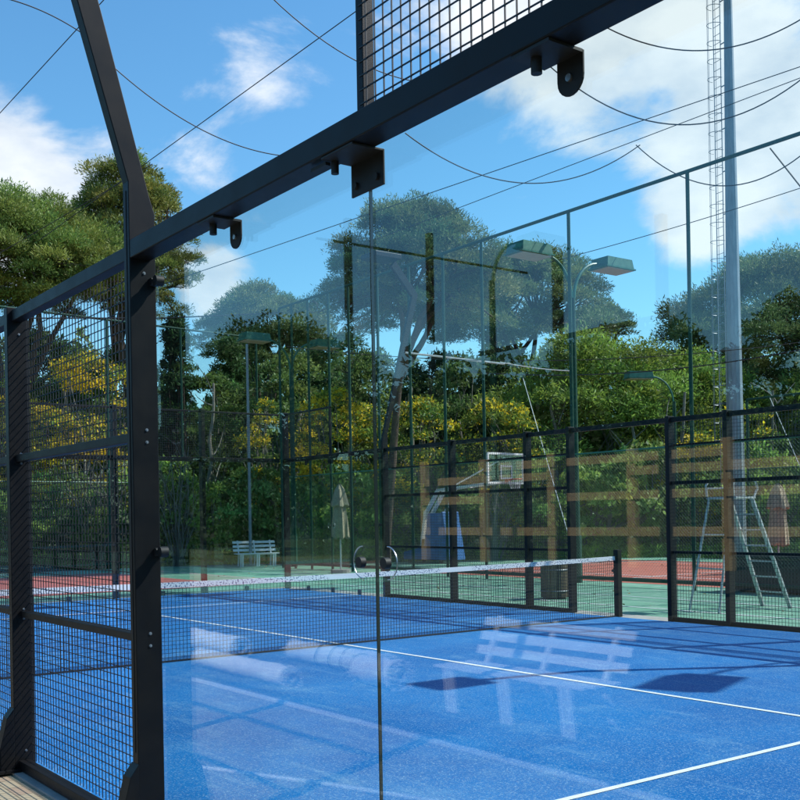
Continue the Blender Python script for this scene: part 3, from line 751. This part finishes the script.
def limb(m, a, b, r0, r1, bend=.12, n=6, seg=7):
    a = Vector(a); b = Vector(b); L_ = (b-a).length; o = Vector((random.uniform(-1, 1), random.uniform(-1, 1), random.uniform(-.2, .7)))*L_*bend
    pts = []; rs = []
    for i in range(seg+1):
        t = i/seg; p = a.lerp(b, t)+o*math.sin(pi*t)+Vector((random.uniform(-1, 1), random.uniform(-1, 1), random.uniform(-1, 1)))*L_*.012
        pts.append(p); rs.append(r0+(r1-r0)*t)
    m.tube(pts, rs, n, False); return pts

def stone_pine(name, label, loc, H, Rr, thick, lean=(0, 0), fork=.55, rz=0, tr_=1., size=.17, dens=120, col=(.075, .115, .035), npf=80, group='stone pines'):
    """umbrella pine: bare trunk forking low, a domed crown of separate needle clumps"""
    t = thing(name, label, 'pine tree', loc, rz, group)
    zc = H-thick                                                      # crown underside
    top = Vector((lean[0], lean[1], H*fork))
    m = MB(); tp = []; tr = []
    for i in range(9):
        f_ = i/8; tp.append(Vector((lean[0]*f_**1.4+.12*math.sin(f_*5), lean[1]*f_**1.4+.1*math.cos(f_*4)-.1, H*fork*f_))); tr.append(.34*(1-.35*f_)*H/14*tr_+(.06 if i == 0 else 0))
    m.tube(tp, tr, 10)
    cen = []; rad = []
    for i in range(npf):
        rr = Rr*math.sqrt((i+.5)/npf)*random.uniform(.82, 1.10); a = i*2.39996+random.uniform(-.2, .2)
        q = rr/Rr; z = H-.42-(thick*.62)*q**2.2+random.uniform(-.42, .24)*thick*.42
        r_ = (Rr*.165+.22)*random.uniform(.65, 1.4)*(1-.12*q)
        cen.append((lean[0]+rr*math.cos(a), lean[1]+rr*math.sin(a), z-r_*.4)); rad.append(r_)
    for i in range(npf//2):                                           # ragged lower storey
        a = random.uniform(0, 2*pi); rr = Rr*random.uniform(.35, .98); q = rr/Rr
        r_ = (Rr*.12+.2)*random.uniform(.6, 1.3)
        cen.append((lean[0]+rr*math.cos(a), lean[1]+rr*math.sin(a), zc+thick*random.uniform(0.0, .38))); rad.append(r_)
    # limbs
    nl = 7; hubs = []
    for k in range(nl):
        a = 2*pi*k/nl+random.uniform(-.3, .3); rr = Rr*random.uniform(.3, .55)
        hub = (lean[0]+rr*math.cos(a), lean[1]+rr*math.sin(a), zc+thick*random.uniform(.1, .35))
        st = tp[random.choice((6, 7, 8))]; limb(m, st, hub, .15*H/14, .075*H/14, .13, 7); hubs.append(Vector(hub))
    for i, c in enumerate(cen):
        c = Vector(c); h = min(hubs, key=lambda v: (v-c).length); limb(m, h, c-Vector((0, 0, rad[i]*.2)), .055*H/14, .018, .12, 5, 5)
    m.build('trunk', M['bark'], t, smooth=True)
    P_, N_, ids = puffs(cen, rad, dens, .72)
    leaf_object('crown', P_, N_+np.array([0, 0, .35]), size, .22, tints(len(P_), ids, col, .25, .2), M['needle'], t, .6)
    return t
def broad(name, label, loc, H, Rr, zlow, col, alt=None, af=0., dens=60, npf=70, rz=0, cat='tree', group=None, size=.17, asp=.5, bark='barkgrey', narrow=1., droop=0):
    t = thing(name, label, cat, loc, rz, group)
    cen = []; rad = []; H2 = (H-zlow)/2; zc = zlow+H2
    for i in range(npf):
        z = random.uniform(-1, 1); a = random.uniform(0, 2*pi); q = math.sqrt(max(0, 1-abs(z)**2.2))*random.uniform(.45, 1)
        r_ = min(Rr, H2)*random.uniform(.2, .36)
        if narrow != 1: q *= (1-(z+1)/2*.85)
        cen.append((Rr*q*math.cos(a), Rr*q*math.sin(a), max(zc+z*(H2-r_*.6), r_*.5))); rad.append(r_)
    m = MB(); ns = 4 if H < 7 else 3
    for k in range(ns):
        a = 2*pi*k/ns+random.uniform(-.5, .5); e = (Rr*.35*math.cos(a), Rr*.35*math.sin(a), zc)
        p = limb(m, (.12*math.cos(a), .12*math.sin(a), -.05), e, .028*H*.45, .03, .1, 7)
        for c in random.sample(cen, min(9, len(cen))): limb(m, p[random.choice((3, 4, 5))], c, .03, .01, .12, 5, 5)
    m.build('stems', M[bark], t, smooth=True)
    P_, N_, ids = puffs(cen, rad, dens, .85)
    leaf_object('crown', P_, N_+np.array([0, 0, .1-droop]), size, asp, tints(len(P_), ids, col, .28, .2, alt, af), M['leaf'], t, .9)
    return t

PG = (.11, .15, .045); PB = (.13, .18, .065)
def pine(px, d, topy, wpx, thick, label, lean=(0, 0), fork=.55, col=PG, **k):
    k.setdefault('dens', min(200, 125*(48/d)**2)); k.setdefault('size', .0034*d)
    p = at(px, d); H = zat(px, topy, d); return stone_pine('stone_pine', label, p, H, wpx*d/FPX/2, thick, lean, fork, random.uniform(0, 6) if lean == (0, 0) else 0, col=col, **k)
pine(15, 42, 190, 250, 4.8, 'broad stone pine at the left edge with bare limbs below its crown', fork=.42, col=(.16, .21, .045), npf=110)
pine(135, 46, 156, 132, 6.6, 'taller round-headed pine rising behind the bent post', fork=.45, col=(.18, .20, .045), npf=95)
pine(270, 58, 284, 140, 4.2, 'low round pine far behind the left part of the glass', fork=.5, col=PB)
pine(384, 36.9, 198, 182, 4.3, 'large domed pine with an exposed leaning trunk right of the glass joint', (.75, 1.0), .68, col=PB, npf=120, tr_=.52)
pine(520, 54, 238, 190, 5.4, 'wide pine behind the big green lamp', fork=.5, col=PB, npf=90)
pine(604, 57, 292, 62, 2.6, 'small outer crown of pine just right of the green lamp', fork=.6, col=PB, npf=45)
pine(768, 51, 264, 240, 6.2, 'great spreading pine behind the tall mast at the right', (.8, -.3), .40, col=PB, npf=110)
pine(905, 48, 250, 190, 5.0, 'pine at the right edge partly outside the view', fork=.5, col=PB)
pine(-130, 44, 180, 190, 5.0, 'pine beyond the left edge of the view', fork=.5, col=PG)

def bd(name, px, d, topy, wpx, zlow, label, col, cat='tree', **k):
    p = at(px, d); H = zat(px, topy, d); return broad(name, label, p, H, wpx*d/FPX/2, zlow, col, rz=random.uniform(0, 6), cat=cat, **k)
LG = (.20, .28, .05); MG = (.22, .33, .07); DG = (.032, .075, .022); YL = (.80, .60, .04)
bd('acacia_tree', 588, 44, 332, 190, 1.2, 'light green feathery tree filling the gap right of the green lamp', LG, size=.2, asp=.28, npf=110)
bd('acacia_tree', 690, 45, 352, 150, 1.2, 'light green tree left of the tall mast', LG, size=.2, asp=.28, npf=90)
bd('acacia_tree', 640, 48, 362, 130, 1.2, 'olive green tree between the two lightest trees', (.16, .22, .05), size=.2, asp=.3, npf=80)
bd('acacia_tree', 810, 44, 372, 120, 1.0, 'green tree at the right edge below the great pine', (.16, .22, .045), size=.2, asp=.3, npf=80)
bd('conifer', 180, 46, 312, 84, .8, 'dark pointed young pine right of the bent post', (.04, .085, .03), cat='conifer', size=.24, asp=.25, bark='bark', narrow=.3, npf=90)
bd('conifer', 232, 50, 335, 90, .8, 'dark bushy conifer left of the pale upright', (.05, .10, .032), cat='conifer', size=.24, asp=.25, bark='bark', narrow=.3, npf=90)
bd('conifer', 345, 51, 332, 120, .8, 'dense dark conifer behind the closed parasol', (.045, .095, .03), cat='conifer', size=.24, asp=.3, bark='bark', npf=90)
bd('conifer', 440, 52, 352, 120, .8, 'dense dark tree under the domed pine', (.032, .07, .024), cat='conifer', size=.22, asp=.3, bark='bark', npf=90)
bd('conifer', 515, 50, 350, 110, .8, 'blue-green dark tree below the wide pine', (.035, .075, .03), cat='conifer', size=.22, asp=.3, bark='bark', npf=80)
bd('conifer', 40, 49, 330, 130, .8, 'dark green tree under the left pine', (.05, .10, .03), cat='conifer', size=.22, asp=.3, bark='bark', npf=80)
for px, d, ty, w, c, lb in ((292, 46, 352, 100, (.12, .18, .05), 'green rounded tree behind the yellow mimosa near the corner post'), (372, 47, 345, 84, (.10, .16, .045), 'deep green tree just right of the glass joint'), (462, 46, 350, 90, (.08, .13, .04), 'deep green tree left of the big green lamp'),
                         (535, 47, 356, 84, (.11, .17, .045), 'green tree directly behind the big green lamp'), (215, 47, 372, 80, (.10, .16, .04), 'low green tree right of the dark pointed pine'), (740, 47, 372, 100, (.13, .19, .045), 'green tree behind the foot of the tall mast'), (120, 47, 345, 90, (.12, .18, .04), 'green tree behind the yellow mimosa at the left')):
    bd('broadleaf_tree', px, d, ty, w, .8, lb, c, size=.18, asp=.4, npf=75)
mim = [(92, 39.5, 352, 110, .55, 'yellow flowering mimosa behind the left mesh panel'), (20, 40.5, 372, 90, .2, 'mimosa with few flowers at the left edge'),
       (335, 39, 388, 96, .50, 'bright yellow mimosa right of the far corner post'), (268, 40, 398, 62, .30, 'small yellow mimosa by the pale upright'),
       (505, 39.5, 400, 100, .38, 'yellow green mimosa above the basketball hoop'), (430, 39, 396, 90, .22, 'yellow-tipped mimosa left of the basketball hoop'),
       (690, 40, 425, 74, .42, 'orange yellow mimosa just left of the mast foot'), (745, 41, 402, 80, .25, 'mimosa right of the mast foot'), (385, 40.5, 392, 76, .15, 'green mimosa by the exposed pine trunk')]
for px, d, ty, w, af, lb in mim:
    bd('mimosa_bush', px, d, ty, w, .6, lb, (.16, .22, .04), cat='flowering bush', alt=YL, af=af, size=.15, asp=.45, npf=60, group='yellow mimosas behind the courts')
# green shrubs in front of them: four built, the rest copied
sh = [(-40, 38.5, 470, 80), (15, 37.8, 490, 74), (60, 38.6, 468, 76), (112, 38.0, 482, 70), (160, 38.6, 455, 84), (205, 38.4, 475, 76), (262, 39.2, 466, 80), (308, 38.2, 480, 66),
      (352, 38.4, 462, 78), (400, 38.8, 474, 74), (452, 39.0, 452, 84), (503, 38.8, 470, 70), (548, 39.0, 446, 90), (600, 39.4, 458, 84), (648, 39.6, 440, 90), (700, 39.4, 462, 78), (748, 39.6, 440, 92), (800, 39.6, 452, 88), (850, 39, 440, 90)]
where = ['left of the frame', 'behind the leftmost mesh', 'under the left mimosa', 'just left of the bent post', 'just right of the bent post', 'behind the left of the white bench', 'behind the white bench', 'behind the far corner post',
         'behind the closed parasol', 'by the glass joint', 'behind the blue hoop base', 'under the backboard', 'behind the waste barrel', 'behind the net post', 'right of the net post', 'left of the mast foot', 'behind the umpire chair', 'right of the umpire chair', 'right of the frame']
protos = []
for i, ((px, d, ty, w), wh) in enumerate(zip(sh, where)):
    p = at(px, d); H = zat(px, ty, d); Rr = w*d/FPX/2
    lb = ('low dense ' if i % 2 else 'rounded leafy ')+'green shrub '+wh
    if i < 4:
        o = broad('shrub', lb, p, 2.6, 1.5, .0, (MG, (.21, .31, .07), (.18, .27, .075), (.22, .29, .075))[i], cat='shrub', group='shrubs along the court edge', size=.13, asp=.55, npf=55, dens=85)
        o.scale = (Rr/1.5*1.15, Rr/1.5*1.15, H/2.6); protos.append(o)
    else: dup(protos[i % 4], p, random.uniform(0, 6), (Rr/1.5*1.15, Rr/1.5*1.15, H/2.6), lb)
# bare brushwood
for px, d, hh, lb in ((178, 37.4, 4.3, 'tangle of bare grey brushwood right of the bent post'), (100, 37.6, 4.0, 'tangle of bare grey brushwood behind the left mesh'), (492, 37.6, 3.2, 'bare grey brushwood behind the hoop')):
    m = MB()
    for k in range(26):
        a = random.uniform(0, 2*pi); e = Vector((math.cos(a)*hh*.35*random.random(), math.sin(a)*hh*.35*random.random(), hh*random.uniform(.6, 1)))
        pp = limb(m, (random.uniform(-.2, .2), random.uniform(-.2, .2), -.05), e, .025, .008, .15, 4, 6)
        for q in range(5):
            s_ = pp[random.randint(2, 6)]; limb(m, s_, s_+Vector((random.uniform(-.7, .7), random.uniform(-.7, .7), random.uniform(-.1, .7))), .009, .004, .1, 3, 3)
    o = m.build('bare_bush', M['barkgrey'], loc=at(px, d)); tag(o, lb, 'bare bush', 'bare brushwood')
# slender trunks in the understorey
tr_ = [(70, 40.2), (140, 41), (215, 40), (252, 41.5), (302, 40.6), (412, 41), (468, 40.3), (560, 41), (625, 41), (668, 40.4), (780, 41)]
for i, (px, d) in enumerate(tr_):
    m = MB(); p = at(px, d); h = random.uniform(5, 7); limb(m, (0, 0, -.1), (random.uniform(-.5, .5), random.uniform(-.5, .5), h), .10, .05, .04, 8, 9)
    for k in range(7): z = random.uniform(2, h*.95); limb(m, (0, 0, z), (random.uniform(-1, 1), random.uniform(-1, 1), z+random.uniform(.3, 1.2)), .03, .01, .1, 4, 4)
    tag(m.build('slender_trunk', M['barkgrey'], loc=p, smooth=True), 'thin bare trunk standing among the shrubs '+('behind the left mesh', 'beside the bent post', 'left of the pale upright', 'right of the pale upright', 'near the far corner post', 'right of the glass joint', 'behind the blue hoop base', 'behind the waste barrel', 'behind the net post', 'left of the mast', 'behind the umpire chair')[i], 'tree trunk', 'thin trunks in the undergrowth')

# far woodland closing the view, and grass: uncountable
def mass(name, lo, hi, d0, d1, hfun, n, size, asp, col, mat, label, cat):
    px = RNG.uniform(lo, hi, n); d = RNG.uniform(d0, d1, n); C_ = np.empty((n, 3))
    f = np.array(F); r2 = np.array(R2)
    C_[:] = np.array(CAM)+(f[None]+r2[None]*((px-400)/FPX)[:, None])*d[:, None]
    C_[:, 2] = hfun(px, n)
    Nn = RNG.normal(0, .6, (n, 3))+np.array([.2, -.4, .5]); ids = (px/14).astype(int)-int(lo/14)
    o = leaf_object(name, C_, Nn, size, asp, tints(n, ids, col, .3, .18), mat); stuff(o, label, cat); return o
mass('woodland', -420, 1200, 58, 74, lambda px, n: (10.2+1.3*np.sin(px/37)+1.1*np.sin(px/13+1)+.5*np.sin(px/4.1))*RNG.uniform(0, 1, n)**.75, 230000, .36, .5, (.085, .14, .04), M['leaf'], 'dense dark woodland closing the view behind the pines', 'woodland')
def gh(px, n): return -.1+RNG.uniform(0, 1, n)**2*.5
mass('grass', -300, 1100, 37.6, 41.5, gh, 60000, .34, .10, (.20, .32, .05), M['leaf'], 'bright strip of long grass at the foot of the shrubs', 'grass')

# trees and shrubs on the camera's side, seen in the glass
def mass_world(name, pts0, pts1, depth, H, n, size, asp, col, label, cat):
    a = np.array(pts0); b = np.array(pts1); u = RNG.uniform(0, 1, n); C_ = np.empty((n, 3))
    C_[:, :2] = a[None]+(b-a)[None]*u[:, None]; nv = np.array([-(b-a)[1], (b-a)[0]]); nv = nv/np.linalg.norm(nv); C_[:, :2] += nv[None]*depth*RNG.uniform(0, 1, n)[:, None]
    C_[:, 2] = (H*(1+.30*np.sin(u*41)*np.sin(u*17+1)+.16*np.sin(u*97)+.12*np.sin(u*260)))*RNG.uniform(0, 1, n)**.8
    return stuff(leaf_object(name, C_, RNG.normal(0, .6, (n, 3))+np.array([0, .4, .5]), size, asp, tints(n, (u*60).astype(int), col, .3, .2), M['leaf']), label, cat)
mass_world('hedge', (25, -27), (-75, -27), -3, 6.0, 110000, .40, .5, (.04, .075, .025), 'tall dark hedge closing the yard behind the timber fence', 'hedge')
mass_world('hedge', (-75, -27), (-75, 20), 3, 6, 30000, .5, .5, (.04, .075, .025), 'tall dark hedge closing the yard at its far left', 'hedge')
mass_world('hedge', (22, -27), (22, 60), -3, 7.5, 70000, .45, .5, (.045, .085, .026), 'tall dark hedge closing the grounds behind the near end of the court', 'hedge')
for px, d, ty, w_, c, lb in ((278, 50, 318, 220, (.06, .10, .03), 'dark green tree behind the timber fence, mirrored left of the glass joint'), (455, 52, 378, 130, (.06, .10, .03), 'low dark green tree behind the timber fence, mirrored near the domed pine'),
                           (650, 48, 322, 230, (.07, .11, .03), 'broad dark green tree mirrored right of the green lamp'), (800, 46, 290, 150, (.06, .10, .03), 'dark green tree mirrored behind the tall mast'), (345, 56, 385, 110, (.06, .10, .03), 'small dark tree mirrored behind the closed parasol')):
    p = at(px, d); H = zat(px, ty, d)                                # these stand on the camera's side of the path
    broad('garden_tree', lb, (p.x, -.17-p.y, -.1), H, w_*d/FPX/2, 1.0, c, cat='tree', group='trees behind the path', size=.24, asp=.45, npf=75, dens=42)
a_ = MB().tube([(-6.2, -.62, -.006), (-5.6, -.80, -.006), (-5.1, -.95, -.006), (-4.3, -1.30, -.006), (-3.6, -1.55, -.006), (-2.6, -1.85, -.006), (-1.4, -2.1, -.006)], .013, 8)
tag(a_.build('garden_hose', M['white'], smooth=True), 'thin white hose lying slantwise on the paved path, mirrored in the glass', 'hose')
n = 800
C_ = np.column_stack([RNG.uniform(-33, 2, n), 10.6+RNG.uniform(0, 1, n)**1.2*16, np.full(n, -.008)])
stuff(leaf_object('fallen_leaves', C_, RNG.normal(0, 1, (n, 3))*np.array([1, 1, .08]), .05, .5, tints(n, (np.arange(n) % 9), (.30, .22, .10), .4, .3), M['leaf'], None, .02), 'scattered dry leaves lying on the green court', 'leaves')

# ------------------------------------------------------------------ sky, sun
EL = math.radians(45.7); SX, SY = .40, .89
az = math.atan2(SX, SY)
sd = Vector((math.sin(az)*math.cos(EL), math.cos(az)*math.cos(EL), math.sin(EL)))
lamp = bpy.data.lights.new('sun', 'SUN'); lamp.energy = 5.0; lamp.angle = math.radians(.53); lamp.color = (1, .955, .89)
so = bpy.data.objects.new('sun', lamp); COL.objects.link(so); so.rotation_euler = sd.to_track_quat('Z', 'Y').to_euler(); so.location = (0, 0, 40)
w = bpy.data.worlds.new('World'); sc.world = w; w.use_nodes = True; nt = w.node_tree; nt.nodes.clear(); L = nt.links.new
out = nt.nodes.new('ShaderNodeOutputWorld'); bg = N(nt, 'ShaderNodeBackground'); bg.inputs['Strength'].default_value = .15
bgc = N(nt, 'ShaderNodeBackground'); mixs = N(nt, 'ShaderNodeMixShader')
sky = nt.nodes.new('ShaderNodeTexSky'); sky.sky_type = 'NISHITA'; sky.sun_disc = False; sky.sun_elevation = EL; sky.sun_rotation = az
sky.air_density = 1.1; sky.dust_density = .4; sky.ozone_density = 1.6
tn = N(nt, 'ShaderNodeMix', data_type='RGBA', blend_type='MULTIPLY'); tn.inputs['Factor'].default_value = 1; tn.inputs['B'].default_value = (.63, .99, 1.09, 1)
hs = N(nt, 'ShaderNodeHueSaturation'); hs.inputs['Saturation'].default_value = 1.12; L(sky.outputs[0], hs.inputs['Color']); L(hs.outputs[0], tn.inputs['A']); L(tn.outputs['Result'], bg.inputs['Color'])
tc = N(nt, 'ShaderNodeTexCoord'); G_ = tc.outputs['Generated']
mp = N(nt, 'ShaderNodeMapping'); mp.inputs['Scale'].default_value = (1, 1, 1.9); L(G_, mp.inputs[0])
n1 = N(nt, 'ShaderNodeTexNoise', i_Scale=4.2, i_Detail=11, i_Roughness=.60); n1.inputs['Distortion'].default_value = .35; L(mp.outputs[0], n1.inputs['Vector'])
n2 = N(nt, 'ShaderNodeTexNoise', i_Scale=8.5, i_Detail=6, i_Roughness=.55); L(mp.outputs[0], n2.inputs['Vector'])
def dirpx(px, py): return (F+R2*((px-400)/FPX)+U2*((CY-py)/FPX)).normalized()
acc = None
for px, py, rad, amt in ((25, 235, .10, .34), (-60, 200, .14, .35), (20, 120, .10, .16), (110, 165, .05, .10), (210, 165, .05, .16), (300, 30, .09, .08), (250, 90, .06, .07), (212, 285, .065, .38), (150, 250, .05, .14),
                         (560, 30, .13, .30), (640, 75, .13, .27), (480, 20, .09, .26), (500, 120, .06, .10), (720, 30, .11, .20), (780, 190, .14, .38), (700, 225, .07, .18), (730, 120, .08, .16), (830, 100, .13, .3), (640, 200, .05, .08), (395, 20, .06, .18)):
    v = N(nt, 'ShaderNodeVectorMath', operation='DISTANCE'); L(G_, v.inputs[0]); v.inputs[1].default_value = dirpx(px, py)
    r = N(nt, 'ShaderNodeMapRange', interpolation_type='SMOOTHSTEP'); L(v.outputs['Value'], r.inputs[0])
    r.inputs['From Min'].default_value = 0; r.inputs['From Max'].default_value = rad; r.inputs['To Min'].default_value = amt; r.inputs['To Max'].default_value = 0
    if acc is None: acc = r.outputs[0]
    else:
        a_ = N(nt, 'ShaderNodeMath', operation='ADD'); L(acc, a_.inputs[0]); L(r.outputs[0], a_.inputs[1]); acc = a_.outputs[0]
cl = N(nt, 'ShaderNodeMath', operation='MINIMUM'); L(acc, cl.inputs[0]); cl.inputs[1].default_value = .42
ad = N(nt, 'ShaderNodeMath', operation='ADD'); L(cl.outputs[0], ad.inputs[0]); L(n1.outputs[0], ad.inputs[1])
cr = N(nt, 'ShaderNodeMapRange', interpolation_type='SMOOTHSTEP'); L(ad.outputs[0], cr.inputs[0]); cr.inputs['From Min'].default_value = .62; cr.inputs['From Max'].default_value = .80; cr.inputs['To Max'].default_value = .94
shade = N(nt, 'ShaderNodeValToRGB'); L(n2.outputs[0], shade.inputs[0]); shade.color_ramp.elements[0].position = .35; shade.color_ramp.elements[1].position = .62
shade.color_ramp.elements[0].color = (.60, .68, .78, 1); shade.color_ramp.elements[1].color = (.90, .93, .96, 1)
L(shade.outputs[0], bgc.inputs['Color']); bgc.inputs['Strength'].default_value = 1.0
L(cr.outputs[0], mixs.inputs[0]); L(bg.outputs[0], mixs.inputs[1]); L(bgc.outputs[0], mixs.inputs[2]); L(mixs.outputs[0], out.inputs[0])

# ------------------------------------------------------------------ camera and render
cd = bpy.data.cameras.new('camera'); co = bpy.data.objects.new('camera', cd); COL.objects.link(co); sc.camera = co
cd.sensor_width = 36; cd.lens = FPX/800*36; cd.shift_y = (CY-400)/800; cd.clip_end = 3000; cd.clip_start = .05
mt = Matrix((R2, U2, -F)).transposed().to_4x4(); mt.translation = CAM; co.matrix_world = mt
sc.render.engine = 'CYCLES'; sc.render.resolution_x = sc.render.resolution_y = 1024
sc.cycles.max_bounces = 7; sc.cycles.transparent_max_bounces = 18; sc.cycles.diffuse_bounces = 2; sc.cycles.glossy_bounces = 3
sc.cycles.caustics_reflective = False; sc.cycles.caustics_refractive = False
sc.view_settings.view_transform = 'Standard'; sc.view_settings.look = 'None'; sc.view_settings.exposure = .27; sc.view_settings.gamma = 1
